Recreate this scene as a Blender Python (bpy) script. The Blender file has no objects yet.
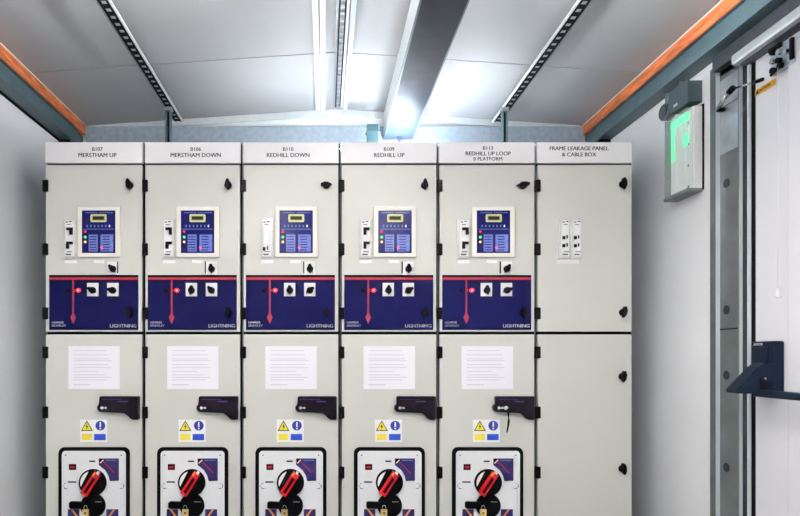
import bpy, bmesh, math, random
from mathutils import Vector, Matrix
random.seed(7)
S = bpy.context.scene
COL = S.collection
PI = math.pi

# ------------------------------------------------------------------ camera
EYE = 1.10                     # lens height above the floor (m)
cd = bpy.data.cameras.new('camera'); cam = bpy.data.objects.new('camera', cd); COL.objects.link(cam)
cam.location = (0, 0, EYE); cam.rotation_euler = (PI/2, 0, 0)
cd.sensor_fit = 'HORIZONTAL'; cd.sensor_width = 36; cd.lens = 627/800*36
cd.shift_x = 75/800; cd.shift_y = 99/800
cd.clip_start = .02; cd.clip_end = 60
S.camera = cam

# ------------------------------------------------------------------ world, exposure
w = bpy.data.worlds.new('world'); S.world = w; w.use_nodes = True
w.node_tree.nodes['Background'].inputs[0].default_value = (.75, .85, 1, 1)
w.node_tree.nodes['Background'].inputs[1].default_value = .05
S.view_settings.view_transform = 'Standard'; S.view_settings.look = 'None'
S.view_settings.exposure = 1.10; S.view_settings.gamma = 1.0
S.view_settings.use_curve_mapping = False
try:
    S.cycles.max_bounces = 8; S.cycles.diffuse_bounces = 5; S.cycles.glossy_bounces = 4
    S.cycles.sample_clamp_indirect = 6; S.cycles.caustics_reflective = False; S.cycles.caustics_refractive = False
except Exception: pass
LAMP_MAIN = 55.0     # tube brightness of the two ceiling battens behind the lens
LAMP_WALL_FILL = 52.0     # unseen fill tubes added to brighten the side walls
LAMP_RIDGE = 700.0    # batten hung under the ridge, just out of the frame
LAMP_REAR = 19.0     # short batten under the trunking, over the switchgear

# ------------------------------------------------------------------ materials
def lin(c):
    return tuple(((v/255)/12.92 if v/255 <= .04045 else ((v/255+.055)/1.055)**2.4) for v in c)
MATS = {}
def mat(name, rgb, rough=.5, metal=0, var=.0, scale=8, bump=0, emit=None, es=0, spec=None, coat=0, trans=0, ior=1.45, alpha=1, stretch=None):
    m = bpy.data.materials.new(name); m.use_nodes = True
    nt = m.node_tree; b = nt.nodes['Principled BSDF']; c = lin(rgb)
    b.inputs['Base Color'].default_value = (*c, 1)
    b.inputs['Roughness'].default_value = rough; b.inputs['Metallic'].default_value = metal
    if spec is None: spec = .05 if max(rgb) < 60 else .5
    b.inputs['Specular IOR Level'].default_value = spec
    b.inputs['Coat Weight'].default_value = coat; b.inputs['Coat Roughness'].default_value = .08
    b.inputs['Transmission Weight'].default_value = trans; b.inputs['IOR'].default_value = ior
    b.inputs['Alpha'].default_value = alpha
    if emit:
        b.inputs['Emission Color'].default_value = (*lin(emit), 1); b.inputs['Emission Strength'].default_value = es
    tc = nt.nodes.new('ShaderNodeTexCoord'); mp = nt.nodes.new('ShaderNodeMapping')
    if stretch: mp.inputs['Scale'].default_value = stretch
    nz = nt.nodes.new('ShaderNodeTexNoise'); nz.inputs['Scale'].default_value = scale; nz.inputs['Detail'].default_value = 4
    nt.links.new(tc.outputs['Object'], mp.inputs['Vector']); nt.links.new(mp.outputs['Vector'], nz.inputs['Vector'])
    if var:
        r = nt.nodes.new('ShaderNodeValToRGB')
        r.color_ramp.elements[0].position = .3; r.color_ramp.elements[1].position = .7
        r.color_ramp.elements[0].color = (*[v*(1-var) for v in c], 1)
        r.color_ramp.elements[1].color = (*[min(1, v*(1+var)) for v in c], 1)
        nt.links.new(nz.outputs['Fac'], r.inputs['Fac']); nt.links.new(r.outputs['Color'], b.inputs['Base Color'])
    else:
        mr = nt.nodes.new('ShaderNodeMapRange')
        mr.inputs['To Min'].default_value = max(0, rough-.03); mr.inputs['To Max'].default_value = min(1, rough+.03)
        nt.links.new(nz.outputs['Fac'], mr.inputs['Value']); nt.links.new(mr.outputs['Result'], b.inputs['Roughness'])
    if bump:
        bp = nt.nodes.new('ShaderNodeBump'); bp.inputs['Strength'].default_value = bump; bp.inputs['Distance'].default_value = .002
        nt.links.new(nz.outputs['Fac'], bp.inputs['Height']); nt.links.new(bp.outputs['Normal'], b.inputs['Normal'])
    MATS[name] = m
    return m
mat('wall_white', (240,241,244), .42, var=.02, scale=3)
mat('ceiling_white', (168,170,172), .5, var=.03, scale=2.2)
mat('back_white', (218,224,226), .5, var=.03, scale=3)
mat('floor_vinyl', (74,76,78), .35, var=.12, scale=14)
mat('cabinet_grey', (194,195,188), .36, var=.012, scale=5)
mat('cabinet_side', (150,158,166), .4, var=.03, scale=5)
mat('seal_black', (8,8,9), .6)
mat('header_white', (236,234,236), .4, var=.01)
mat('ink', (40,38,44), .6)
mat('faint_ink', (188,188,198), .7)
mat('plastic_black', (10,10,12), .35)
mat('knob_black', (8,8,10), .45)
mat('handle_dark', (16,12,20), .3, coat=.1)
mat('panel_blue', (8,10,58), .4, var=.05, scale=30, spec=.08)
mat('line_pink', (145,14,46), .45)
mat('maroon', (42,5,22), .45)
mat('screen_blue', (11,14,74), .2, spec=.15)
mat('legend_glare_blue', (92,108,176), .2, var=.4, scale=160)
mat('lcd_frame', (196,192,140), .35)
mat('lcd', (168,172,112), .3, var=.08, scale=90)
mat('lcd_dark', (30,34,20), .3)
mat('bezel', (226,223,214), .38)
mat('white_plastic', (226,226,226), .4)
mat('paper', (226,225,232), .7, var=.01)
mat('mcb_cover', (200,202,200), .12, var=.1, scale=120, coat=.6)
mat('yellow', (226,214,40), .5)
mat('sign_blue', (26,72,190), .45)
mat('sign_dark_blue', (22,46,140), .45)
mat('red', (176,4,10), .35, coat=.1)
mat('orange', (220,140,60), .5)
mat('purple_blue', (30,20,80), .35, var=.15, scale=60)
mat('truck_white', (218,220,222), .4, var=.01)
mat('chrome', (200,204,208), .18, metal=1)
mat('brass', (222,198,130), .3, metal=.6)
mat('timber', (208,116,68), .6, var=.42, scale=9, bump=.3, stretch=(6,.9,6))
mat('timber_edge', (226,224,220), .6)
mat('beam_teal', (80,103,110), .45, var=.10, scale=16)
mat('beam_teal_dark', (62,82,88), .5, var=.10, scale=16)
mat('post_teal', (58,86,92), .5, var=.1, scale=16)
mat('back_steel', (142,156,168), .5, var=.14, scale=34)
mat('flash_white', (232,236,238), .35, var=.04, scale=20)
mat('galv', (176,186,196), .38, metal=.75, var=.12, scale=30)
mat('galv_light', (205,212,214), .4, metal=.4, var=.06, scale=20)
mat('galv_dark_shade', (84,90,98), .4, metal=.7, var=.15, scale=14)
mat('rail_dark', (26,28,32), .5)
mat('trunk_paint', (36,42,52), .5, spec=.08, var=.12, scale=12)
mat('rail_steel', (150,156,160), .4, metal=.5)
mat('frame_dark', (116,122,124), .3, metal=.75, var=.2, scale=7)
mat('frame_mid', (120,128,132), .4, metal=.5, var=.12, scale=12)
mat('frame_lit_edge', (214,222,226), .35, metal=.2)
mat('plate_reflection', (176,182,184), .3, metal=.7, var=.25, scale=9)
mat('blotch', (46,50,56), .6, var=.2)
mat('door_white', (220,220,225), .25, var=.015, scale=3)
mat('navy_plastic', (18,27,40), .35)
mat('label_orange', (214,158,24), .5, var=.05)
mat('box_grey', (66,80,86), .45)
mat('conduit_grey', (104,112,116), .45)
mat('diffuser', (240,250,246), .25, alpha=.22)
mat('reflector', (238,246,242), .4)
def emat(name, rgb, s): return mat(name, rgb, .4, emit=rgb, es=s)
emat('led_red', (255,20,40), .5); emat('led_pink', (255,60,120), .6)
emat('led_green', (90,235,90), .42); emat('led_yellow', (255,190,90), .5)
emat('led_white_red', (255,150,165), 1.2)
emat('green_glow', (70,230,150), .55)
emat('tube_main', (255,251,246), LAMP_MAIN); emat('tube_ridge', (252,250,250), LAMP_RIDGE); emat('tube_wall_fill', (255,251,246), LAMP_WALL_FILL); emat('tube_rear', (246,250,252), LAMP_REAR); emat('tube_short', (226,240,255), 210.0)

# ------------------------------------------------------------------ mesh helpers
I4 = Matrix.Identity(4)
def rrect(x0, z0, x1, z1, r, n=5):
    p = []
    for cx, cz, a in ((x1-r, z1-r, 0), (x0+r, z1-r, 90), (x0+r, z0+r, 180), (x1-r, z0+r, 270)):
        for i in range(n+1):
            t = math.radians(a+90*i/n); p.append((cx+r*math.cos(t), cz+r*math.sin(t)))
    return p
def circ(cx, cz, r, n=28, sx=1): return [(cx+sx*r*math.cos(2*PI*i/n), cz+r*math.sin(2*PI*i/n)) for i in range(n)]
class MB:
    def __init__(s): s.bm = bmesh.new(); s.mats = []
    def _mi(s, m):
        if m not in s.mats: s.mats.append(m)
        return s.mats.index(m)
    def _add(s, t, m, M=I4, smooth=False):
        bmesh.ops.recalc_face_normals(t, faces=t.faces[:])
        if M is not I4: t.transform(M)
        i = s._mi(m)
        for f in t.faces: f.material_index = i; f.smooth = smooth
        me = bpy.data.meshes.new('tmp'); t.to_mesh(me); t.free()
        s.bm.from_mesh(me); bpy.data.meshes.remove(me)
    def box(s, x0, x1, y0, y1, z0, z1, m, bev=0, M=I4, seg=2):
        t = bmesh.new(); bmesh.ops.create_cube(t, size=1)
        for v in t.verts:
            v.co = Vector(((x0+x1)/2+v.co.x*(x1-x0), (y0+y1)/2+v.co.y*(y1-y0), (z0+z1)/2+v.co.z*(z1-z0)))
        if bev: bmesh.ops.bevel(t, geom=t.edges[:], offset=bev, segments=seg, affect='EDGES', profile=.6)
        s._add(t, m, M)
    def prism(s, poly, y0, y1, m, bev=0, M=I4, smooth=False):
        """outline in x,z pushed from y0 to y1"""
        t = bmesh.new()
        a = [t.verts.new((x, y0, z)) for x, z in poly]; b = [t.verts.new((x, y1, z)) for x, z in poly]
        fa = t.faces.new(a); t.faces.new(b[::-1]); n = len(poly)
        for i in range(n): t.faces.new((a[i], b[i], b[(i+1) % n], a[(i+1) % n]))
        if bev:
            bmesh.ops.bevel(t, geom=list(fa.edges), offset=bev, segments=2, affect='EDGES')
        s._add(t, m, M, smooth)
    def tube(s, pts, r, m, n=10, M=I4):
        t = bmesh.new(); rings = []
        pts = [Vector(p) for p in pts]
        for i, p in enumerate(pts):
            d = (pts[min(i+1, len(pts)-1)]-pts[max(i-1, 0)]).normalized()
            u = d.cross(Vector((0, 0, 1)));
            if u.length < .05: u = d.cross(Vector((0, 1, 0)))
            u.normalize(); v = d.cross(u); rr = r[i] if isinstance(r, (list, tuple)) else r
            rings.append([t.verts.new(p+rr*(math.cos(2*PI*k/n)*u+math.sin(2*PI*k/n)*v)) for k in range(n)])
        for a, b in zip(rings, rings[1:]):
            for k in range(n): t.faces.new((a[k], a[(k+1) % n], b[(k+1) % n], b[k]))
        t.faces.new(rings[0]); t.faces.new(rings[-1][::-1])
        s._add(t, m, M, True)
    def text(s, body, h, x, z, y, m, align='CENTER', wide=1, M=I4, bold=0):
        c = bpy.data.curves.new('t', 'FONT'); c.body = body; c.size = h*1.38; c.align_x = align; c.align_y = 'CENTER'
        c.extrude = .0003; c.offset = 0; c.space_line = 1; c.resolution_u = 3
        o = bpy.data.objects.new('t', c); COL.objects.link(o)
        bpy.context.view_layer.update()
        dg = bpy.context.evaluated_depsgraph_get(); me = o.evaluated_get(dg).to_mesh()
        t = bmesh.new(); t.from_mesh(me)
        if bold:                          # heavier strokes: the outline doubled a hair to the side
            t2 = bmesh.new(); t2.from_mesh(me); t2.transform(Matrix.Translation((h*.055/wide, 0, 0))); m2 = bpy.data.meshes.new('t2'); t2.to_mesh(m2); t2.free()
            t.from_mesh(m2); bpy.data.meshes.remove(m2)
        o.evaluated_get(dg).to_mesh_clear()
        bpy.data.objects.remove(o); bpy.data.curves.remove(c)
        T = M @ Matrix.Translation((x, y, z)) @ Matrix.Rotation(PI/2, 4, 'X') @ Matrix.Diagonal((wide, 1, 1, 1))
        i = s._mi(m)
        t.transform(T)
        for f in t.faces: f.material_index = i
        me = bpy.data.meshes.new('tmp'); t.to_mesh(me); t.free(); s.bm.from_mesh(me); bpy.data.meshes.remove(me)
    def build(s, name, parent=None, loc=None):
        me = bpy.data.meshes.new(name); s.bm.to_mesh(me); s.bm.free()
        for m in s.mats: me.materials.append(MATS[m])
        o = bpy.data.objects.new(name, me); COL.objects.link(o)
        if parent is not None: o.parent = parent
        if loc is not None: o.location = loc
        return o
def tag(o, label, cat, group=None):
    o['label'] = label; o['category'] = cat
    if group: o['group'] = group
    return o
def empty(name, loc=(0,0,0)):
    o = bpy.data.objects.new(name, None); o.location = loc; COL.objects.link(o); o.empty_display_size = .1; return o
def thing(name, label, cat, loc=(0,0,0), group=None): return tag(empty(name, loc), label, cat, group)
def struct(o): o['kind'] = 'structure'; return o

# ------------------------------------------------------------------ the room (metres; heights above the lens are written +EYE)
XL, XR = -1.647, 1.766          # side walls
YB, YF = 4.06, -2.4             # back wall, wall behind the lens
RX, RH, SL = .065, 1.605, .068  # ridge: position, height over the lens, fall per metre
DF, DN = 2.587, 1.62            # door opening, far and near edge
def ch(x): return RH - SL*abs(x-RX)

m = MB(); m.box(XL-.1, XR+.1, YF-.1, YB+.1, -.08, 0, 'floor_vinyl'); struct(m.build('floor'))
# ceiling: two sloping sheets of panels with a fine joint between them
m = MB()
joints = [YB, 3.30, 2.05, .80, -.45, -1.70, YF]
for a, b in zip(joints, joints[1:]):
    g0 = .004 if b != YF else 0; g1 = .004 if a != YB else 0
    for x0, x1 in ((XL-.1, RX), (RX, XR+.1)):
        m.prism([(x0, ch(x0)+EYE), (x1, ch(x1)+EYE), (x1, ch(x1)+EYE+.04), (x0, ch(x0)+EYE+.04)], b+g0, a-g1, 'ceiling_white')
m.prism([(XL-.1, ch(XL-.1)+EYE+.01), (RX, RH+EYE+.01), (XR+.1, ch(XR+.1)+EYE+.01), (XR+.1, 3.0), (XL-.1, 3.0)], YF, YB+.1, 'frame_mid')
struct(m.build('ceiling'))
m = MB(); m.box(XL-.1, XL, YF, YB, 0, 2.62, 'wall_white'); struct(m.build('wall_left'))
m = MB()
m.box(XR, XR+.1, 2.847, YB, 0, 2.62, 'wall_white'); m.box(XR, XR+.1, YF, DN, 0, 2.62, 'wall_white')
m.box(XR, XR+.1, DN, 2.847, 1.25+EYE, 2.62, 'wall_white')
struct(m.build('wall_right'))
m = MB(); m.box(XL-.1, XR+.1, YB, YB+.1, 0, 2.75, 'back_white'); struct(m.build('wall_back'))
m = MB(); m.box(XL-.1, XR+.1, YF-.1, YF, 0, 2.75, 'wall_white'); struct(m.build('wall_front'))

# white flashing under the slope on the back gable
for nm, x0, x1 in (('gable_flashing', XL+.12, RX-.05), ('gable_flashing', RX+.05, XR-.12)):
    m = MB(); a, b = (x0, x1)
    m.prism([(a, ch(a)+EYE-.002), (b, ch(b)+EYE-.002), (b, ch(b)+EYE-.045), (a, ch(a)+EYE-.045)], YB-.012, YB-.001, 'galv_light')
    o = m.build('trim_1' if x1 < .5 else 'trim_2'); struct(o)
# ridge cover strip
m = MB()
for x0, x1 in ((-.058,-.030), (-.024,.002), (.118,.142)):
    m.prism([(x0, ch(x0)+EYE), (x1, ch(x1)+EYE), (x1, ch(x1)+EYE-.012), (x0, ch(x0)+EYE-.012)], YF+.02, YB-.02, 'flash_white')
struct(m.build('trim_3'))
# rear header beam
m = MB(); m.box(XL+.11, XR-.10, YB-.032, YB-.013, 1.20+EYE, 1.483+EYE, 'back_steel', .003)
tag(m.build('header_beam'), 'speckled blue-grey steel beam across the back wall above the switchgear', 'beam')
# side eaves beams, timber battens
for s, X, tx in ((-1, XL, 'left'), (1, XR, 'right')):
    m = MB(); xi = X - s*.086
    m.box(min(X, xi), max(X, xi), YF+.01, YB-.012, 1.342+EYE, 1.424+EYE, 'beam_teal', .003)
    if s < 0: m.box(X, X+.012, YF+.01, YB-.012, 1.334+EYE, 1.3425+EYE, 'seal_black')
    m.box(min(X+0*s, X-s*.1), max(X, X-s*.1), YF+.01, YB-.14, 1.4225+EYE, 1.4245+EYE, 'beam_teal')
    tag(m.build('eaves_beam'), 'long teal-grey steel eaves beam on the %s wall' % ('plain windowless' if s < 0 else 'door side') , 'beam', 'steel eaves beams')
    m = MB(); xo = X - s*.108
    m.box(min(X, xo), max(X, xo), YF+.01, YB-.03, 1.425+EYE, 1.486+EYE, 'timber', .003)
    m.box(min(xo, xo+s*.03), max(xo, xo+s*.03), YF+.01, YB-.03, 1.4865+EYE, 1.493+EYE, 'timber_edge')
    tag(m.build('timber_batten'), 'orange-brown timber batten along the ceiling edge over the %s' % ('plain wall opposite the door' if s<0 else 'door and the emergency light'), 'batten', 'timber battens')
    m = MB(); m.box(min(X-s*.005, X-s*.07), max(X-s*.005, X-s*.07), 3.86, 3.93, 1.27+EYE, 1.34+EYE, 'seal_black', .006)  # black block stands in for the dark gap where the beam stops
    m.box(min(X-s*.002, X-s*.03), max(X-s*.002, X-s*.03), 3.87, 3.92, 1.22+EYE, 1.28+EYE, 'seal_black', .004)
    tag(m.build('gap_block'), 'small black block for the dark gap under the eaves beam %s' % ('beside the leftmost cabinet' if s<0 else 'beside the frame leakage cabinet'), 'gap_block', 'black gap blocks')

# slotted steel rails under the ceiling
def rail(xc, wd, drop, label, lightside, bridge='rail_dark'):
    r = thing('slotted_rail', label, 'rail', (xc, 0, ch(xc)+EYE-drop), 'slotted ceiling rails')
    m = MB(); h = wd/2; y0, y1 = YF+.05, YB-.11
    hw = .5 if wd > .04 else .6
    m.box(-h, -h*hw, y0, y1, 0, .003, 'rail_dark'); m.box(h*hw, h, y0, y1, 0, .003, 'rail_dark')
    y = y0
    while y < y1:
        m.prism([(-h*.64, .0), (h*.64, .0), (h*.64, .003), (-h*.64, .003)], y, min(y+(.030 if wd > .04 else .022), y1), bridge)
        y += .058
    m.build('slotted_plate', r)
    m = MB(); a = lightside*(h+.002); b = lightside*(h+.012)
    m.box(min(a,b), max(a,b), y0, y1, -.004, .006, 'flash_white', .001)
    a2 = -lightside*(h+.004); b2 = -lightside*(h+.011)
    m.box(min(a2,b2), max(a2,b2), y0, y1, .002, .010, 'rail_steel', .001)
    m.build('edge_strip', r)
    for yy in (-1.5, .2, 1.9, 3.55):
        m = MB(); m.box(-h*.3, h*.3, yy, yy+.03, .003, drop+.004, 'rail_steel'); m.build('hanger', r)
    return r
rail(-.925, .044, .055, 'slotted dark steel rail on the ceiling above the two leftmost cabinets', 1)
rail(1.085, .044, .055, 'slotted dark steel rail on the ceiling between trunking and door-side batten', -1)
rail(.080, .034, .030, 'slotted steel rail running along the ceiling ridge', 1, 'rail_steel')

# struts from the side rails down to the cabinet tops
for xc, lab in ((-.925, 'thin teal-grey strut rising from the cabinets to the ceiling rail over the two leftmost cabinets'),
                (1.065, 'thin teal-grey strut rising from the cabinets to the ceiling rail beside the trunking')):
    m = MB(); zt = ch(xc)+EYE-.062
    m.box(xc-.019, xc-.010, 3.70, 3.73, 1.097+EYE+.003, zt, 'beam_teal', .001); m.box(xc+.006, xc+.015, 3.70, 3.73, 1.097+EYE+.003, zt, 'beam_teal', .001)
    m.box(xc-.018, xc+.014, 3.725, 3.729, 1.097+EYE+.003, zt, 'rail_dark'); m.box(xc-.024, xc+.020, 3.695, 3.735, zt-.02, zt, 'rail_steel', .002)
    tag(m.build('support_strut'), lab, 'strut', 'support struts')
m = MB(); m.box(.262, .335, YB-.16, YB-.103, 1.10+EYE, 1.45+EYE, 'post_teal', .003)
m.box(.255, .342, YB-.165, YB-.101, 1.40+EYE, 1.41+EYE, 'beam_teal_dark')
tag(m.build('steel_post'), 'short teal-grey steel post beside the trunking on the back beam', 'post')

# big cable trunking
tr = thing('cable_trunking', 'wide galvanised cable trunking running from the back wall under the ceiling', 'trunking')
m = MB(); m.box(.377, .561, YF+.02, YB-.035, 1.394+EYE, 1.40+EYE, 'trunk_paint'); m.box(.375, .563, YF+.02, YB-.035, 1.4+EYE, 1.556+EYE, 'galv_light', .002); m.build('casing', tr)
m = MB(); m.box(.372, .379, YF+.02, YB-.035, 1.393+EYE, 1.407+EYE, 'galv_dark_shade', .001)
m.box(.559, .566, YF+.02, YB-.035, 1.393+EYE, 1.407+EYE, 'galv_dark_shade', .001); m.build('lip', tr)

# ------------------------------------------------------------------ lamps of the room
def batten(name, label, x, y0, y1, z, tube, along='y', body=.05):
    t = thing(name, label, 'light', (x, 0, z))
    m = MB(); m.box(-.11, .11, y0, y1, .0, .03, 'white_plastic', .004); m.box(-.115, -.11, y0, y1, -.065, .03, 'white_plastic'); m.box(.11, .115, y0, y1, -.065, .03, 'white_plastic')
    m.box(-body/2, body/2, y0, y0+.02, -.035, .0, 'white_plastic', .003); m.box(-body/2, body/2, y1-.02, y1, -.035, .0, 'white_plastic', .003)
    m.build('body', t)
    m = MB(); m.tube([(0, y0+.021, -.018), (0, y1-.021, -.018)], .014, tube); m.build('tube', t)
    return t
# hung behind the lens
batten('batten_light', 'long fluorescent batten over the aisle left of the middle', -.50, -1.5, 2.0, 1.34+EYE, 'tube_main')
batten('batten_light', 'long fluorescent batten over the aisle under the trunking', .60, -1.5, 2.0, 1.34+EYE, 'tube_main')
# unseen fill tubes added on both side walls to brighten the walls opposite
for xw, lab in ((XL+.045, 'added fill light on the plain wall'), (XR-.045, 'added fill light on the door-side wall')):
    t = thing('wall_fill_light', lab+'', 'light', (xw, 0, .80+EYE)); sg = 1 if xw > 0 else -1
    m = MB(); m.box(min(sg*.012, sg*.044), max(sg*.012, sg*.044), -.5, .8, -.05, .05, 'white_plastic', .004); m.build('body', t)
    m = MB(); m.tube([(-sg*.006, -.48, 0), (-sg*.006, .78, 0)], .016, 'tube_wall_fill'); m.build('tube', t)
# pendant battens under both ceiling slopes, troughs added to throw their light up, just short of the frame
for xp, lab in ((-.30, 'pendant fluorescent light hung below the ridge'), (.86, 'pendant fluorescent light hung on the door side of the trunking')):
    t = thing('pendant_light', lab, 'light', (xp, 0, 1.39+EYE)); hh = ch(xp)-1.39
    m = MB(); m.tube([(0, 1.1, 0), (0, 2.12, 0)], .015, 'tube_ridge'); m.build('tube', t)
    m = MB(); m.box(-.035, .035, 1.10, 2.12, -.028, -.018, 'white_plastic', .002); m.box(-.038, -.033, 1.10, 2.12, -.028, .008, 'white_plastic'); m.box(.033, .038, 1.10, 2.12, -.028, .008, 'white_plastic'); m.build('trough', t)
    for ya, yb in ((1.06, 1.10), (2.12, 2.16)):
        m = MB(); m.box(-.02, .02, ya, yb, -.02, .02, 'white_plastic', .004); m.tube([(0, (ya+yb)/2, .018), (0, (ya+yb)/2, hh)], .003, 'chrome', 6); m.build('end_cap', t)
# batten standing on the cabinet tops, hidden behind the headers
t = thing('batten_light', 'batten light on the cabinet tops under the trunking', 'light', (.30, 3.55, 1.097+EYE))
m = MB(); m.tube([(-.72, 0, .075), (.72, 0, .075)], .013, 'tube_rear'); m.build('tube', t)
m = MB(); m.box(-.75, .75, -.022, .022, .001, .035, 'white_plastic', .004)
m.box(-.75, -.72, -.02, .02, .03, .093, 'white_plastic', .003); m.box(.72, .75, -.02, .02, .03, .093, 'white_plastic', .003); m.build('body', t)

# very short batten right under the trunking, tray added to keep its light there, also hidden behind the headers
t = thing('batten_light', 'very short uplighter tray hung under the end of the cable trunking', 'light', (.469, 3.84, 1.394+EYE))
for yy in (-.05, .06):
    m = MB(); m.tube([(-.075, yy, -.145), (.075, yy, -.145)], .010, 'tube_short'); m.build('tube', t)
m = MB(); m.box(-.09, .09, -.10, .12, -.185, -.178, 'white_plastic', .001)
m.box(-.09, -.083, -.10, .12, -.18, -.115, 'white_plastic'); m.box(.083, .09, -.10, .12, -.18, -.115, 'white_plastic')
m.box(-.09, .09, -.10, -.094, -.18, -.125, 'white_plastic'); m.box(-.09, .09, .113, .12, -.18, -.10, 'trunk_paint')
m.box(-.012, .012, .113, .12, -.07, -.001, 'trunk_paint'); m.build('tray', t)

# ------------------------------------------------------------------ switchgear cabinets
U = 3.2/627                      # one unit of the layout grid on the cabinet fronts
CY = 3.226                       # back of the doors; their faces stand at 3.20
def lx(px): return px*U          # grid from the cabinet's left edge
def lz(py): return (357-py)*U + EYE
def dblock(m, x0, y0, x1, y1, d0, d1, mt, bev=0):   # block on the front: grid corners, depths toward the room
    m.box(lx(x0), lx(x1), -d1, -d0, lz(y1), lz(y0), mt, bev)
def wing(m, cx, cy, ang, base, R=4.1, L=5.0, d=.02, mt='knob_black', tail=1.0):
    """turn knob: round skirt with a pointed grip"""
    X, Z = lx(cx), lz(cy)
    m.prism(circ(X, Z, R*U, 24), -base-.010, -base, mt, .002)
    ca, sa = math.cos(ang), math.sin(ang)
    out = [(-L*tail, 0), (-L*.45, 1.9), (L*.3, 2.4), (L, .9), (L, -.9), (L*.3, -2.4), (-L*.45, -1.9)]
    m.prism([(X+(a*ca-b*sa)*U, Z+(a*sa+b*ca)*U) for a, b in out], -base-d-.012, -base-.008, mt, .002)

WHO = ['with header B107 for Merstham Up', 'with header B106 for Merstham Down', 'with header B110 for Redhill Down',
       'with header B109 for Redhill Up', 'with header B113 for Redhill Up Loop', 'headed frame leakage panel, with bare doors']
HEAD = [['B107', 'MERSTHAM UP'], ['B106', 'MERSTHAM DOWN'], ['B110', 'REDHILL DOWN'], ['B109', 'REDHILL UP'],
        ['B113', 'REDHILL UP LOOP', '0 PLATFORM'], ['FRAME LEAKAGE PANEL', '& CABLE BOX']]
EDGE = [45.8, 144.2, 242.3, 340.6, 438.6, 536.6, 634.0]
HX = [97, 195.5, 288, 389, 488, 579]                 # where the header text is centred
TOPK = [100, 90, 180, 92, 8, 95]
def mcb(root, x0, y0, w_, kind):
    m = MB(); dblock(m, x0, y0, x0+w_, y0+40, .026, .036, 'mcb_cover', .002)
    dblock(m, x0+2.2, y0+2, x0+w_-1.5, y0+38, .036, .046, 'white_plastic', .002)
    for q in ((x0+3, y0+3.4, x0+5.4, y0+4.4), (x0+6.4, y0+2.8, x0+9.2, y0+3.8), (x0+4, y0+6, x0+8, y0+6.7), (x0+3, y0+35.4, x0+8.5, y0+36.6), (x0+4, y0+33, x0+9.5, y0+33.8)):
        dblock(m, *q, .046, .0464, 'ink')
    o = m.build('miniature_breaker', root)
    if kind == 'cover':
        n = MB(); dblock(n, x0+3, y0+9, x0+w_-2.5, y0+27, .046, .052, 'white_plastic', .003); n.build('blank_cover', o)
        ts = [(y0+29, 5, 2.6)]
    elif kind == 'low': ts = [(y0+18, 4.5, 2.6), (y0+26, 4.5, 2.6)]
    else: ts = [(y0+9.5, 7.0, 3.2), (y0+23.5, 7.0, 3.2)]
    for ty, hh, ww in ts:
        n = MB()
        if kind == 'two':
            dblock(n, x0+4.2, ty, x0+10.4, ty+2.6, .046, .056, 'knob_black', .001)
            sx = random.choice((0, 1)); a = x0+4.2+sx*3.4
            dblock(n, a, ty+2, a+2.8, ty+hh, .046, .060, 'knob_black', .002)
        else:
            dblock(n, x0+2.6, ty, x0+2.6+ww, ty+hh*.7, .046, .056, 'knob_black', .002)
            dblock(n, x0+6.8, ty-1, x0+8, ty+hh*.5, .046, .050, 'ink')
        n.build('toggle', o)
    return o
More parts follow.
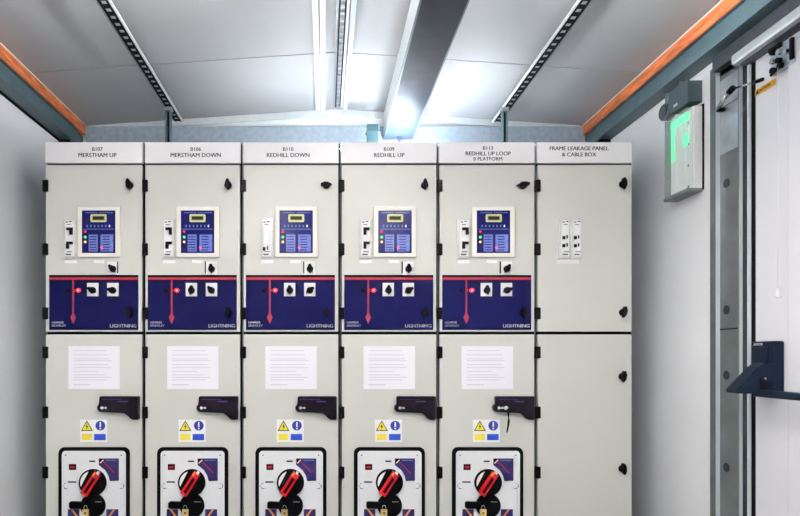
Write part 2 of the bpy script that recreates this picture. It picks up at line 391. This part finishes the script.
def cab(k):
    wd = EDGE[k+1]-EDGE[k]; x = (EDGE[k]-325)*U; e0 = -1.3 if k == 0 else 0
    r = thing('switchgear_cabinet', 'tall grey switchgear cabinet '+WHO[k], 'cabinet', (x, CY, 0), 'grey switchgear cabinets in a row')
    m = MB()
    m.box(.001+lx(e0), lx(wd)-.001, .004, .76, .0, 1.088+EYE, 'cabinet_side', .002)
    m.box(.004+lx(e0), lx(wd)-.004, -.004, .010, .04, 1.095+EYE, 'seal_black')
    m.box(.03, lx(wd)-.03, -.001, .03, .0, .08, 'seal_black')
    m.build('body', r)
    m = MB(); dblock(m, .5+e0, 142, wd-1.9, 162.8, 0, .024, 'header_white', .002)
    m.box(lx(.5+e0), lx(wd-1.9), .0, .75, 1.088+EYE, 1.097+EYE, 'header_white')
    cx = HX[k]-EDGE[k]; L = HEAD[k]
    if len(L) == 3: rows = ((L[0], 148.2, 3.7), (L[1], 153.6, 4.0), (L[2], 158.9, 3.7))
    elif k == 5: rows = ((L[0], 148.5, 4.0), (L[1], 154.6, 4.0))
    else: rows = ((L[0], 149.2, 3.8), (L[1], 155.2, 4.2))
    for b, yy, hh in rows: m.text(b, hh*U, lx(cx), lz(yy), -.0245, 'ink', wide=1.0, bold=.00025)
    m.build('header_panel', r)
    # upper door
    m = MB(); dblock(m, 1.2+e0, 165, wd-2.3, 331.6, .002, .026, 'cabinet_grey', .0025)
    ud = m.build('upper_door', r)
    m = MB(); dblock(m, 1.2+e0, 334.4, wd-2.3, 561, .002, .026, 'cabinet_grey', .0025)
    ld = m.build('lower_door', r)
    for d, ys in ((ud, (180, 243.5, 307.5)), (ld, (346.5, 406.5, 466.5))):
        for yy in ys:
            n = MB(); dblock(n, -1.6+e0, yy, 3.8+e0, yy+11.8, .012, .034, 'plastic_black', .003)
            dblock(n, .6+e0, yy+3.6, 1.6+e0, yy+8, .034, .0345, 'handle_dark'); n.build('hinge', d)
    kn = ((622.5, 184.5, ud, 95), (622.5, 312.5, ud, 80), (622, 376.5, ld, 85), (622, 468.5, ld, 95)) if k == 5 else \
         ((EDGE[k]+84, 185.5, ud, TOPK[k]), (EDGE[k]+84.5, 313, ud, 92 if k != 1 else 90))
    for kx, ky, d, a in kn:
        n = MB(); base = .0265 if ky < 300 or k == 5 else .0285
        wing(n, kx-EDGE[k], ky, math.radians(a), base, R=3.7, L=5.6, tail=1.3 if a == 8 else 1.0); n.build('knob', d)
    if k == 5:
        m = MB(); dblock(m, 20.2, 218.5, 45.2, 258.5, .026, .030, 'mcb_cover', .001); m.build('breaker_cover_plate', r)
        for a in (21.5, 33): mcb(r, a, 219, 11.2, 'low')
        m = MB(); dblock(m, 21, 259.7, 42.5, 263.6, .026, .027, 'white_plastic'); m.build('name_label', r)
        return r
    # relay unit
    m = MB(); dblock(m, 32.8, 207, 75.4, 257.6, .026, .042, 'bezel', .004); ru = m.build('protection_relay', r)
    m = MB(); dblock(m, 37.4, 211.2, 70.6, 253.6, .040, .0432, 'screen_blue')
    d = .0432
    def mk(x0, y0, x1, y1, mt, t=.0004): dblock(m, x0, y0, x1, y1, d, d+t, mt)
    [mk(q, 213, q+1.5, 213.9, 'legend_glare_blue') for q in (41,43,45,47,49,51,54.5,56.5,58.5,60.5,62.5,64.5,66.5)]
    for i in range(7): mk(42+i*3.7, 225.6, 43.3+i*3.7, 227.8, 'bezel' if i == 6 else 'legend_glare_blue')
    mk(39, 229.6, 69, 230.1, 'legend_glare_blue')
    mk(44.2, 235.2, 53.2, 252, 'legend_glare_blue'); mk(56, 235.2, 68.6, 252, 'legend_glare_blue')  # two paler blocks paint the glare on the glossy screen film
    for j in range(6):
        mk(45, 237+j*2.6, 52, 237.9+j*2.6, 'screen_blue', .0007); mk(58, 237+j*2.6, 65, 237.9+j*2.6, 'screen_blue', .0007)
    m.build('keypad_panel', ru)
    m = MB(); m.prism(rrect(lx(46.2), lz(222.8), lx(62), lz(215.2), .006), -.0475, -.042, 'lcd_frame', .001)
    dblock(m, 47.4, 216.3, 60.8, 221.7, .0475, .0478, 'lcd'); dblock(m, 48.4, 217.2, 59.8, 220.8, .0478, .048, 'lcd_dark'); m.build('display', ru)
    for px, py, mt, rr in ((40.8, 232.3, 'led_red', 1.05), (40.8, 237.8, 'led_green', 1.25), (40.8, 242.6, 'led_yellow', 1.15), (57, 248.2, 'led_pink', 1.2)):
        m = MB(); m.prism(circ(lx(px), lz(py), rr*U, 12), -.046, -.043, mt); m.build('indicator_light', ru)
    # miniature breaker and labels
    mcb(r, 18.4, 219, 12.4, 'cover' if k == 2 else 'two')
    m = MB(); dblock(m, 19, 260, 31, 263.2, .026, .027, 'white_plastic'); m.build('name_label', r)
    m = MB(); dblock(m, 48, 260.2, 58.5, 263, .026, .027, 'white_plastic'); m.build('name_label', r)
    # blue mimic panel
    m = MB(); dblock(m, 3.6, 275, 92.6, 330, .024, .0285, 'panel_blue', .0008)
    def pk(x0, y0, x1, y1, mt, t=.0005): dblock(m, x0, y0, x1, y1, .0285, .0285+t, mt)
    pk(3.6, 275, 92.6, 276.6, 'seal_black'); pk(3.6, 276.6, 92.6, 281.2, 'maroon'); pk(3.6, 277.4, 92.6, 279.8, 'line_pink', .0008)
    pk(26.8, 280, 28.4, 316, 'line_pink', .0008)
    m.prism([(lx(27.6), lz(324)), (lx(30.4), lz(317.5)), (lx(27.6), lz(311.5)), (lx(24.8), lz(317.5))], -.0295, -.0285, 'line_pink')
    pk(25.2, 288.2, 30.4, 292.6, 'maroon', .0007); pk(27.4, 289, 29.4, 291.6, 'line_pink', .0009)
    m.text('HAWKER', 2.2*U, lx(6.0), lz(322.6), -.0288, 'white_plastic', 'LEFT', .95, bold=.0004)
    m.text('SIDDELEY', 2.1*U, lx(6.0), lz(325.7), -.0288, 'white_plastic', 'LEFT', 1.15, bold=.0003)
    m.text('LIGHTNING', 3.5*U, lx(64), lz(326.0), -.0288, 'white_plastic', 'LEFT', 1.04, bold=.0002)
    bp = m.build('mimic_panel', r)
    m = MB(); m.prism(circ(lx(33), lz(290.4), 2.1*U, 20, 1.15), -.034, -.0285, 'led_red'); m.prism(circ(lx(33), lz(290.4), .8*U, 14), -.036, -.034, 'led_white_red'); m.build('indicator_light', bp)
    m = MB(); m.prism(circ(lx(22.2), lz(291), 2.2*U, 20), -.033, -.0285, 'knob_black', .001); m.build('indicator_light', bp)
    # selector switches on white plates
    for px, py, a in ((67.5, 268.2, (130, 95, 92, 90, 60)[k]), (47.5, 289.6, (150, 80, 92, 90, 95)[k]), (67.5, 289.6, (170, 130, 35, 28, 20)[k])):
        b = .0262 if py < 275 else .0287
        m = MB(); dblock(m, px-5.6, py-6.5, px+5.6, py+6.7, b-.002, b+.007, 'white_plastic', .001)
        if py < 275: dblock(m, px+4.2 if k == 0 else px-6.6, py-6.5, px+5.4 if k == 0 else px-5.4, py+5, b+.007 if k == 0 else b-.002, b+.0075, 'ink')
        o = m.build('selector_switch', r)
        m = MB(); wing(m, px+.2, py+1, math.radians(a), b+.007, R=3.3, L=4.8, d=.012); m.build('switch_knob', o)
    # door handle
    P = [(56.6,396),(93.4,396),(94.4,397),(94.4,418.2),(93.4,419.4),(88.5,419.4),(86.2,418.2),(80.6,412),(55.6,411.4),(53.4,409),(53.4,406),(56,403.4),(55.6,397)]
    m = MB(); m.prism([(lx(a), lz(b)) for a, b in P], -.058, -.026, 'handle_dark', .004)
    dblock(m, 58, 398.8, 78, 399.4, .058, .0585, 'purple_blue'); dblock(m, 58, 400.6, 70, 401.3, .058, .0585, 'maroon')
    dblock(m, 74, 400.4, 84, 401.8, .058, .0585, 'purple_blue')
    hd = m.build('door_handle', r)
    m = MB(); m.prism(circ(lx(58.6), lz(407.4), 1.5*U, 16), -.062, -.058, 'chrome', .0006); m.prism(circ(lx(62.2), lz(407.4), 1.1*U, 16), -.061, -.058, 'chrome', .0006)
    dblock(m, 58.6, 406.9, 62.2, 407.8, .058, .060, 'chrome'); o = m.build('lock', hd)
    # warning sign
    m = MB(); dblock(m, 34.4, 419.6, 61.4, 442, .026, .027, 'white_plastic')
    def tri(cx, cy, s_, mt, t):
        m.prism([(lx(cx), lz(cy-s_*1.05)), (lx(cx+s_*1.08), lz(cy+s_*.85)), (lx(cx-s_*1.08), lz(cy+s_*.85))], -.027-t, -.027, mt)
    tri(41.2, 426.2, 5.6, 'ink', .0003); tri(41.2, 426.4, 4.3, 'yellow', .0006)
    m.prism([(lx(a), lz(b)) for a, b in ((41.8,423),(39.8,427),(41.2,426.8),(40.2,430),(42.8,426),(41.4,426.1))], -.0279, -.027, 'ink')
    m.prism(circ(lx(54.6), lz(425.6), 4.9*U, 28), -.0273, -.027, 'sign_dark_blue')
    dblock(m, 53.9, 422, 55.3, 427, .027, .0276, 'white_plastic'); m.prism(circ(lx(54.6), lz(428.6), .8*U, 12), -.0276, -.027, 'white_plastic')
    dblock(m, 36.2, 434.0, 46.2, 440.2, .027, .0273, 'yellow'); dblock(m, 48.4, 434.0, 60, 440.2, .027, .0273, 'sign_blue')
    for yy in (435.4, 437, 438.5): dblock(m, 37.6, yy, 44.8, yy+.5, .0273, .0276, 'brass'); dblock(m, 50, yy, 58.4, yy+.5, .0273, .0276, 'sign_dark_blue')
    m.build('warning_sign', r)
    # withdrawable breaker front
    m = MB(); m.prism(rrect(lx(13.2), lz(553), lx(84.2), lz(447), .030, 6), -.034, -.024, 'seal_black', .003)
    bt = m.build('breaker_truck', r)
    m = MB(); m.prism(rrect(lx(17), lz(549.5), lx(80.6), lz(450.6), .018, 6), -.039, -.030, 'truck_white', .003)
    dblock(m, 18.6, 457, 19.4, 545, .039, .043, 'truck_white', .001); dblock(m, 77.6, 457, 78.4, 545, .039, .043, 'truck_white', .001)
    for sx in (21, 76.4):
        m.prism(circ(lx(sx), lz(485.5), 3.0*U, 20), -.0395, -.039, 'conduit_grey'); m.prism(circ(lx(sx+(.8 if sx < 40 else -.8)), lz(485.2), 2.5*U, 20), -.0415, -.039, 'truck_white', .001)
        m.prism(circ(lx(sx), lz(454.8), .8*U, 12), -.041, -.039, 'conduit_grey')
    m.build('front_plate', bt)
    m = MB()
    dblock(m, 24.3, 463.6, 31.4, 469.4, .039, .041, 'maroon'); dblock(m, 25.6, 465.6, 30, 467.6, .041, .0415, 'red')
    m.build('position_flag', bt); m = MB()
    dblock(m, 44.4, 460.1, 50.4, 461.6, .039, .0398, 'ink'); m.build('name_label', bt); m = MB(); dblock(m, 23.2, 480.8, 31.4, 482.2, .039, .0398, 'ink'); m.build('name_label', bt); m = MB()
    m.prism([(lx(a), lz(b)) for a, b in ((54,458),(74,458),(74,480.2),(65,480.6),(63.5,475),(60.4,469.8),(54,464.6))], -.0405, -.039, 'purple_blue')
    m.prism([(lx(a), lz(b)) for a, b in ((54,458),(59,458),(56.6,463.6),(54,464))], -.041, -.0405, 'maroon')
    for a, b, mt in (((57.8,460.4),(69.6,472.5),'line_pink'), ((55.2,462.8),(58.6,459.4),'bezel')):
        dx, dz = (b[0]-a[0]), (b[1]-a[1]); L_ = math.hypot(dx, dz); ox, oz = -dz/L_*.5, dx/L_*.5
        m.prism([(lx(a[0]+ox), lz(a[1]+oz)), (lx(b[0]+ox), lz(b[1]+oz)), (lx(b[0]-ox), lz(b[1]-oz)), (lx(a[0]-ox), lz(a[1]-oz))], -.0413, -.0405, mt)
    dblock(m, 61, 459.4, 72, 460.3, .0405, .0412, 'legend_glare_blue')
    m.build('instruction_label', bt)
    for x0, x1, sg in ((23.2, 34.5, 1), (61.5, 73.4, -1)):
        m = MB(); dblock(m, x0, 508.6, x1, 530, .039, .0405, 'purple_blue')
        xa = x0+3 if sg > 0 else x1-3
        P = [(xa, 508.8), (xa+sg*2, 508.8), (xa+sg*9.5, 519), (xa+sg*7.5, 519)]
        m.prism([(lx(a), lz(b)) for a, b in P], -.0412, -.0405, 'orange'); m.build('instruction_label', bt)
    m = MB(); m.prism(circ(lx(48.6), lz(504.8), 12.3*U, 40), -.050, -.039, 'knob_black', .002)
    m.prism([(lx(a), lz(b)) for a, b in ((25.4,501.6),(27,500.4),(40,500.8),(40,507.6),(27,507.4),(25.4,506))], -.058, -.042, 'knob_black', .002)
    dblock(m, 51, 500.4, 57.4, 501.2, .050, .0505, 'conduit_grey')
    m.build('interlock_disc', bt)
    m = MB(); m.prism(circ(lx(48.4), lz(481.8), 14.6*U, 44), -.041, -.039, 'white_plastic', .001)
    m.prism(circ(lx(48.4), lz(481.8), 13.5*U, 44), -.054, -.040, 'knob_black', .002)
    seg = [(48.4+11.8*math.cos(math.radians(t)), 481.8-11.8*math.sin(math.radians(t))) for t in range(108, 200, 6)]
    m.prism([(lx(a), lz(b)) for a, b in seg], -.0548, -.0535, 'white_plastic')
    m.build('rotary_disc', bt)
    m = MB(); A = [(37.8,491.0),(43.8,495.4),(57.6,474.2),(51.6,469.6)]
    m.prism([(lx(a), lz(b)) for a, b in A], -.074, -.054, 'red', .004)
    A2 = [(41.2,490),(43.6,491.8),(53.0,477.4),(50.6,475.6)]
    m.prism([(lx(a), lz(b)) for a, b in A2], -.0755, -.073, 'maroon', .0008)
    m.prism([(lx(a), lz(b)) for a, b in ((53.6,471.8),(55.6,473.4),(56.6,471.2),(54.8,469.6))], -.0755, -.054, 'white_plastic')
    m.prism([(lx(a), lz(b)) for a, b in ((49.8,473.6),(51.2,474.6),(53.2,471.4),(52,470.4))], -.0755, -.054, 'orange')
    m.build('operating_handle', bt)
    return r
PAPLAB = ['lower door of the B107 Merstham Up cabinet', 'lower door of the B106 Merstham Down cabinet', 'lower door of the B110 Redhill Down cabinet', 'lower door of the B109 Redhill Up cabinet', 'lower door of the B113 Redhill Up Loop cabinet']
for k in range(6):
    cab(k)
    if k == 5: break
    X0 = (EDGE[k]-325)*U
    m = MB(); x0 = 23 if k else 22.6
    m.box(lx(x0), lx(x0+51.4), -.0009, 0, lz(389), lz(346.2), 'paper')
    ys = [350.4, 354.6, 358.6, 360.4, 364.4, 367.4, 371, 374.6, 377, 379.6]
    rl = random.Random(5)
    for yy in ys: m.box(lx(x0+5), lx(x0+rl.uniform(30, 44)), -.0013, -.0009, lz(yy+.55), lz(yy), 'faint_ink')
    m.box(lx(x0+5), lx(x0+22), -.0013, -.0009, lz(385.2), lz(384.4), 'faint_ink')
    tag(m.build('printed_notice', loc=(X0, CY-.0262, 0)), 'white printed notice sheet on the '+PAPLAB[k], 'paper', 'printed notices on the lower doors')
    # brass padlock hanging on the interlock disc
    PX = 2.6
    t = thing('padlock', 'small brass padlock on the black disc of the '+PAPLAB[k].replace('lower door of the ', ''), 'padlock', (X0+PX*U, CY-.058, 0), 'brass padlocks')
    m = MB(); m.box(lx(37), lx(43.2), -.012, 0, lz(514.4), lz(507.6), 'brass', .002); m.prism(circ(lx(40.1), lz(511), 1.0*U, 12), -.0128, -.011, 'ink'); m.build('body', t)
    m = MB(); pts = [(lx(38.4), -.006, lz(508)), (lx(38.4), -.006, lz(505.4)), (lx(39.2), -.006, lz(504)), (lx(40.1), -.006, lz(503.6)), (lx(41), -.006, lz(504)), (lx(41.8), -.006, lz(505.4)), (lx(41.8), -.006, lz(508))]
    m.tube(pts, .0022, 'chrome', 8); m.build('shackle', t)
# key left in the lock of the Redhill Up Loop cabinet with a dark tag hanging down
X0 = (EDGE[4]-325)*U
t = thing('key', 'metal key with dark strap in the lock of the B113 Redhill Up Loop cabinet', 'key', (X0, CY-.0625, 0))
m = MB(); m.prism(circ(lx(65.2), lz(407.4), 2.0*U, 18), -.006, -.001, 'chrome', .0008); dblock(m, 58.6, 406.9, 64, 408, .001, .004, 'chrome'); m.build('bow', t)
m = MB(); m.tube([(lx(66.2), -.007, lz(408)), (lx(67.2), -.010, lz(413)), (lx(67.6), -.008, lz(420)), (lx(67.0), -.006, lz(426)), (lx(66.0), -.004, lz(431.6))], [.003, .0055, .006, .0045, .003], 'plastic_black', 8); m.build('strap', t)

# ------------------------------------------------------------------ emergency light, junction box, round box on the door-side wall
el = thing('emergency_light', 'white bulkhead emergency light glowing green on the wall beside the door', 'light', (0, 0, EYE))
m = MB(); m.box(1.722, XR-.001, 2.925, 3.125, .785, 1.175, 'white_plastic', .006); m.build('housing', el)
m = MB(); m.box(XR-.006, XR-.001, 2.918, 3.130, .780, 1.180, 'seal_black'); m.build('shadow_gasket', el)  # black rim paints the housing's edge shadow against the wall
m = MB(); m.box(1.716, 1.722, 2.94, 3.11, .795, 1.16, 'reflector')
for yy in (2.97, 3.0, 3.03, 3.06, 3.09): m.box(1.712, 1.717, yy, yy+.006, .79, 1.15, 'reflector')
for zz in (.80, .90, 1.0, 1.1): m.box(1.713, 1.717, 2.955, 2.962, zz, zz+.008, 'ink')
m.build('gear_tray', el)
m = MB(); m.box(1.708, 1.715, 2.955, 3.10, 1.120, 1.155, 'green_glow', .002); m.box(1.708, 1.715, 2.960, 2.990, 1.0, 1.06, 'green_glow', .002)
m.box(1.709, 1.715, 3.078, 3.098, .96, 1.12, 'green_glow', .002); m.build('green_lamp', el)
m = MB(); m.box(1.690, 1.7215, 2.930, 3.120, .790, 1.170, 'diffuser', .008); m.build('diffuser', el)
m = MB(); m.box(1.688, 1.76, 2.922, 3.128, .772, .789, 'conduit_grey', .004); m.box(1.694, 1.724, 3.121, 3.127, .79, 1.17, 'box_grey', .002); m.build('rim', el)
jb = thing('junction_box', 'dark grey junction box above the green emergency light', 'box', (0, 0, EYE))
m = MB(); m.box(1.700, XR-.001, 2.93, 3.085, 1.192, 1.295, 'box_grey', .006); m.build('box', jb)
m = MB(); m.box(1.692, 1.702, 2.925, 3.09, 1.187, 1.300, 'box_grey', .004); m.box(1.6915, 1.6925, 3.01, 3.045, 1.21, 1.222, 'white_plastic'); m.build('lid', jb)
m = MB(); m.tube([(1.735, 3.05, 1.294), (1.735, 3.05, 1.340)], .010, 'conduit_grey', 12); m.build('gland', jb)
rb = thing('conduit_box', 'round grey conduit box on the wall left of the junction box', 'box', (0, 0, EYE))
Mx = Matrix.Rotation(PI/2, 4, 'Z')  # outlines in y,z pushed along x
m = MB(); m.prism(circ(3.19, 1.245, .042, 26), -(XR-.001), -1.722, 'conduit_grey', .003, Mx); m.build('box', rb)
m = MB(); m.prism(circ(3.19, 1.245, .036, 26), -1.7225, -1.716, 'box_grey', .002, Mx); m.build('lid', rb)
m = MB(); m.tube([(1.742, 3.19, 1.28), (1.742, 3.19, 1.341)], .011, 'conduit_grey', 12); m.box(1.728, 1.756, 3.10, 3.14, 1.23, 1.30, 'plastic_black', .004); m.build('gland', rb)

# ------------------------------------------------------------------ the door in the right wall
dr = struct(empty('door_1', (0, 0, 0)))
H1 = 1.236+EYE
m = MB()
m.box(1.748, XR+.06, 2.8045, 2.847, 0, 1.30+EYE, 'frame_dark', .001)
m.box(1.7475, XR+.06, 2.803, 2.8045, 0, 1.30+EYE, 'frame_lit_edge')  # pale strip paints the lamplit return face of the frame
m.box(1.766, XR+.06, 2.667, 2.803, 0, 1.30+EYE, 'frame_dark')
m.box(1.755, XR+.06, 2.6555, 2.667, 0, H1+.03, 'frame_mid', .001); m.box(1.755, XR+.06, 2.654, 2.6555, 0, H1+.03, 'frame_lit_edge')
m.box(1.768, XR+.06, 2.610, 2.654, 0, H1+.03, 'blotch')
m.box(1.757, XR+.06, 2.600, 2.610, 0, H1+.01, 'frame_lit_edge', .001)
m.box(1.768, XR+.06, 2.574, 2.600, 0, H1+.01, 'seal_black')
m.box(1.7650, 1.767, 2.668, 2.802, 2.0, 2.33, 'plate_reflection'); m.box(1.7645, 1.767, 2.667, 2.803, 1.22, 1.226, 'seal_black'); m.box(1.7645, 1.767, 2.667, 2.803, 2.205, 2.208, 'seal_black')  # paler upper plate paints a reflection in the steel
fr = m.build('door_frame', dr)
m = MB(); m.box(1.700, XR+.06, DN-.1, 2.628, 1.218+EYE, 1.262+EYE, 'galv_light', .010); m.box(1.725, XR+.02, DN-.1, 2.610, 1.236+EYE-.022, 1.218+EYE, 'galv_dark_shade')
m.box(1.730, XR-.001, DN-.1, 2.80, 1.27+EYE, 1.335+EYE, 'galv_dark_shade'); m.build('head_rail', dr)  # upper block's dark tone paints the shadow above the rail
for zz in (1.864, 1.307, 1.02, .614):
    m = MB(); m.prism(circ(2.757, zz, .020, 20), -1.767, -1.7635, 'blotch', .0008, Mx); m.build('bolt_cover', fr)
m = MB(); m.box(XR+.001, XR+.04, DN, 2.574, .02, H1-.004, 'door_white', .003)
m.box(XR-.012, XR, DN+.05, 2.375, .02, H1-.05, 'door_white', .003)
m.box(XR-.020, XR, DN+.04, 2.380, H1-.058, H1-.045, 'galv_light', .002)
lf = m.build('door_leaf', dr)
m = MB(); m.box(XR-.003, XR-.0005, 2.455, 2.570, 1.068+EYE, 1.092+EYE, 'label_orange')
Mt = Matrix.Translation((XR-.0032, 0, 0)) @ Matrix.Rotation(-PI/2, 4, 'Z')   # text read from inside the room
m.text('CAUTION', .011, -2.520, 1.080+EYE, 0, 'ink', wide=1.1, M=Mt, bold=.0002)
m.prism([(-2.566, 1.072+EYE), (-2.546, 1.072+EYE), (-2.556, 1.089+EYE)], -.0006, 0, 'ink', 0, Mt)
m.build('warning_label', lf)
# panic bar
m = MB(); m.box(1.720, XR-.0005, 2.408, 2.535, .960, 1.162, 'navy_plastic', .008)
m.box(1.716, 1.722, 2.430, 2.525, .985, 1.140, 'navy_plastic', .004)
Mt2 = Matrix.Translation((1.7195, 0, 0)) @ Matrix.Rotation(-PI/2, 4, 'Z')
m.text('AXXOR', .010, -2.490, 1.150, 0, 'white_plastic', wide=1.1, M=Mt2, bold=.0003)
pb = m.build('panic_bolt', dr)
m = MB(); m.prism([(1.582, .972), (1.586, .960), (1.722, .957), (1.722, 1.075), (1.695, 1.078), (1.668, 1.062)], 2.405, 2.475, 'navy_plastic', .006)
m.prism(circ(1.682, .992, .030, 3), 2.401, 2.406, 'plastic_black'); m.prism(circ(1.684, 1.018, .004, 12), 2.397, 2.404, 'chrome')
m.build('lever', pb)
m = MB(); m.prism(rrect(1.660, .946, 1.690, .974, .008), 1.72, 2.44, 'navy_plastic'); m.build('push_bar', pb)
m = MB(); m.prism([(1.60, .975), (1.60, .955), (1.722, .955), (1.722, 1.06)], 1.70, 1.74, 'navy_plastic', .005); m.box(1.720, XR-.0005, 1.66, 1.76, .960, 1.162, 'navy_plastic', .008); m.build('end_bracket', pb)
# door stay arm and top latch
m = MB(); m.tube([(1.735, 2.775, 1.095+EYE), (1.705, 2.64, 1.118+EYE)], .0085, 'chrome', 14); m.tube([(1.768, 2.775, 1.095+EYE), (1.735, 2.775, 1.095+EYE)], .010, 'plastic_black', 12)
m.tube([(1.705, 2.645, 1.117+EYE), (1.702, 2.615, 1.122+EYE)], .013, 'plastic_black', 12)
m.tube([(1.702, 2.62, 1.120+EYE), (1.700, 2.46, 1.083+EYE)], .0045, 'chrome', 10); m.tube([(1.7005, 2.49, 1.089+EYE), (1.699, 2.435, 1.078+EYE)], .0075, 'plastic_black', 12)
m.build('stay_arm', dr)
m = MB(); m.box(1.745, XR-.0005, 2.335, 2.455, 1.100+EYE, 1.195+EYE, 'galv', .003)
m.box(1.735, 1.746, 2.330, 2.345, 1.110+EYE, 1.19+EYE, 'plastic_black', .002)
for yy, zz, mt in ((2.43,1.18,'plastic_black'),(2.395,1.165,'chrome'),(2.43,1.145,'chrome'),(2.40,1.135,'plastic_black'),(2.43,1.11,'plastic_black'),(2.39,1.112,'plastic_black'),(2.36,1.15,'chrome')):
    m.prism(circ(yy, zz+EYE, .011, 14), -1.746, -1.728, mt, .002, Mx)
m.box(1.730, 1.746, 2.39, 2.45, 1.185+EYE, 1.200+EYE, 'plastic_black', .002); m.tube([(1.735, 2.44, 1.096+EYE), (1.735, 2.38, 1.112+EYE)], .006, 'plastic_black', 8)
m.build('top_latch', dr)
# pull cord
t = thing('pull_cord', 'thin white pull cord with a small cone end hanging by the white door', 'cord', (1.722, 2.385, EYE))
m = MB(); m.tube([(0, 0, 1.10), (0, 0, .255)], .0012, 'white_plastic', 6); m.build('cord', t)
m = MB(); m.tube([(0, 0, .262), (0, 0, .250), (0, 0, .228), (0, 0, .226)], [.003, .004, .012, .010], 'white_plastic', 16); m.build('cone_pull', t)
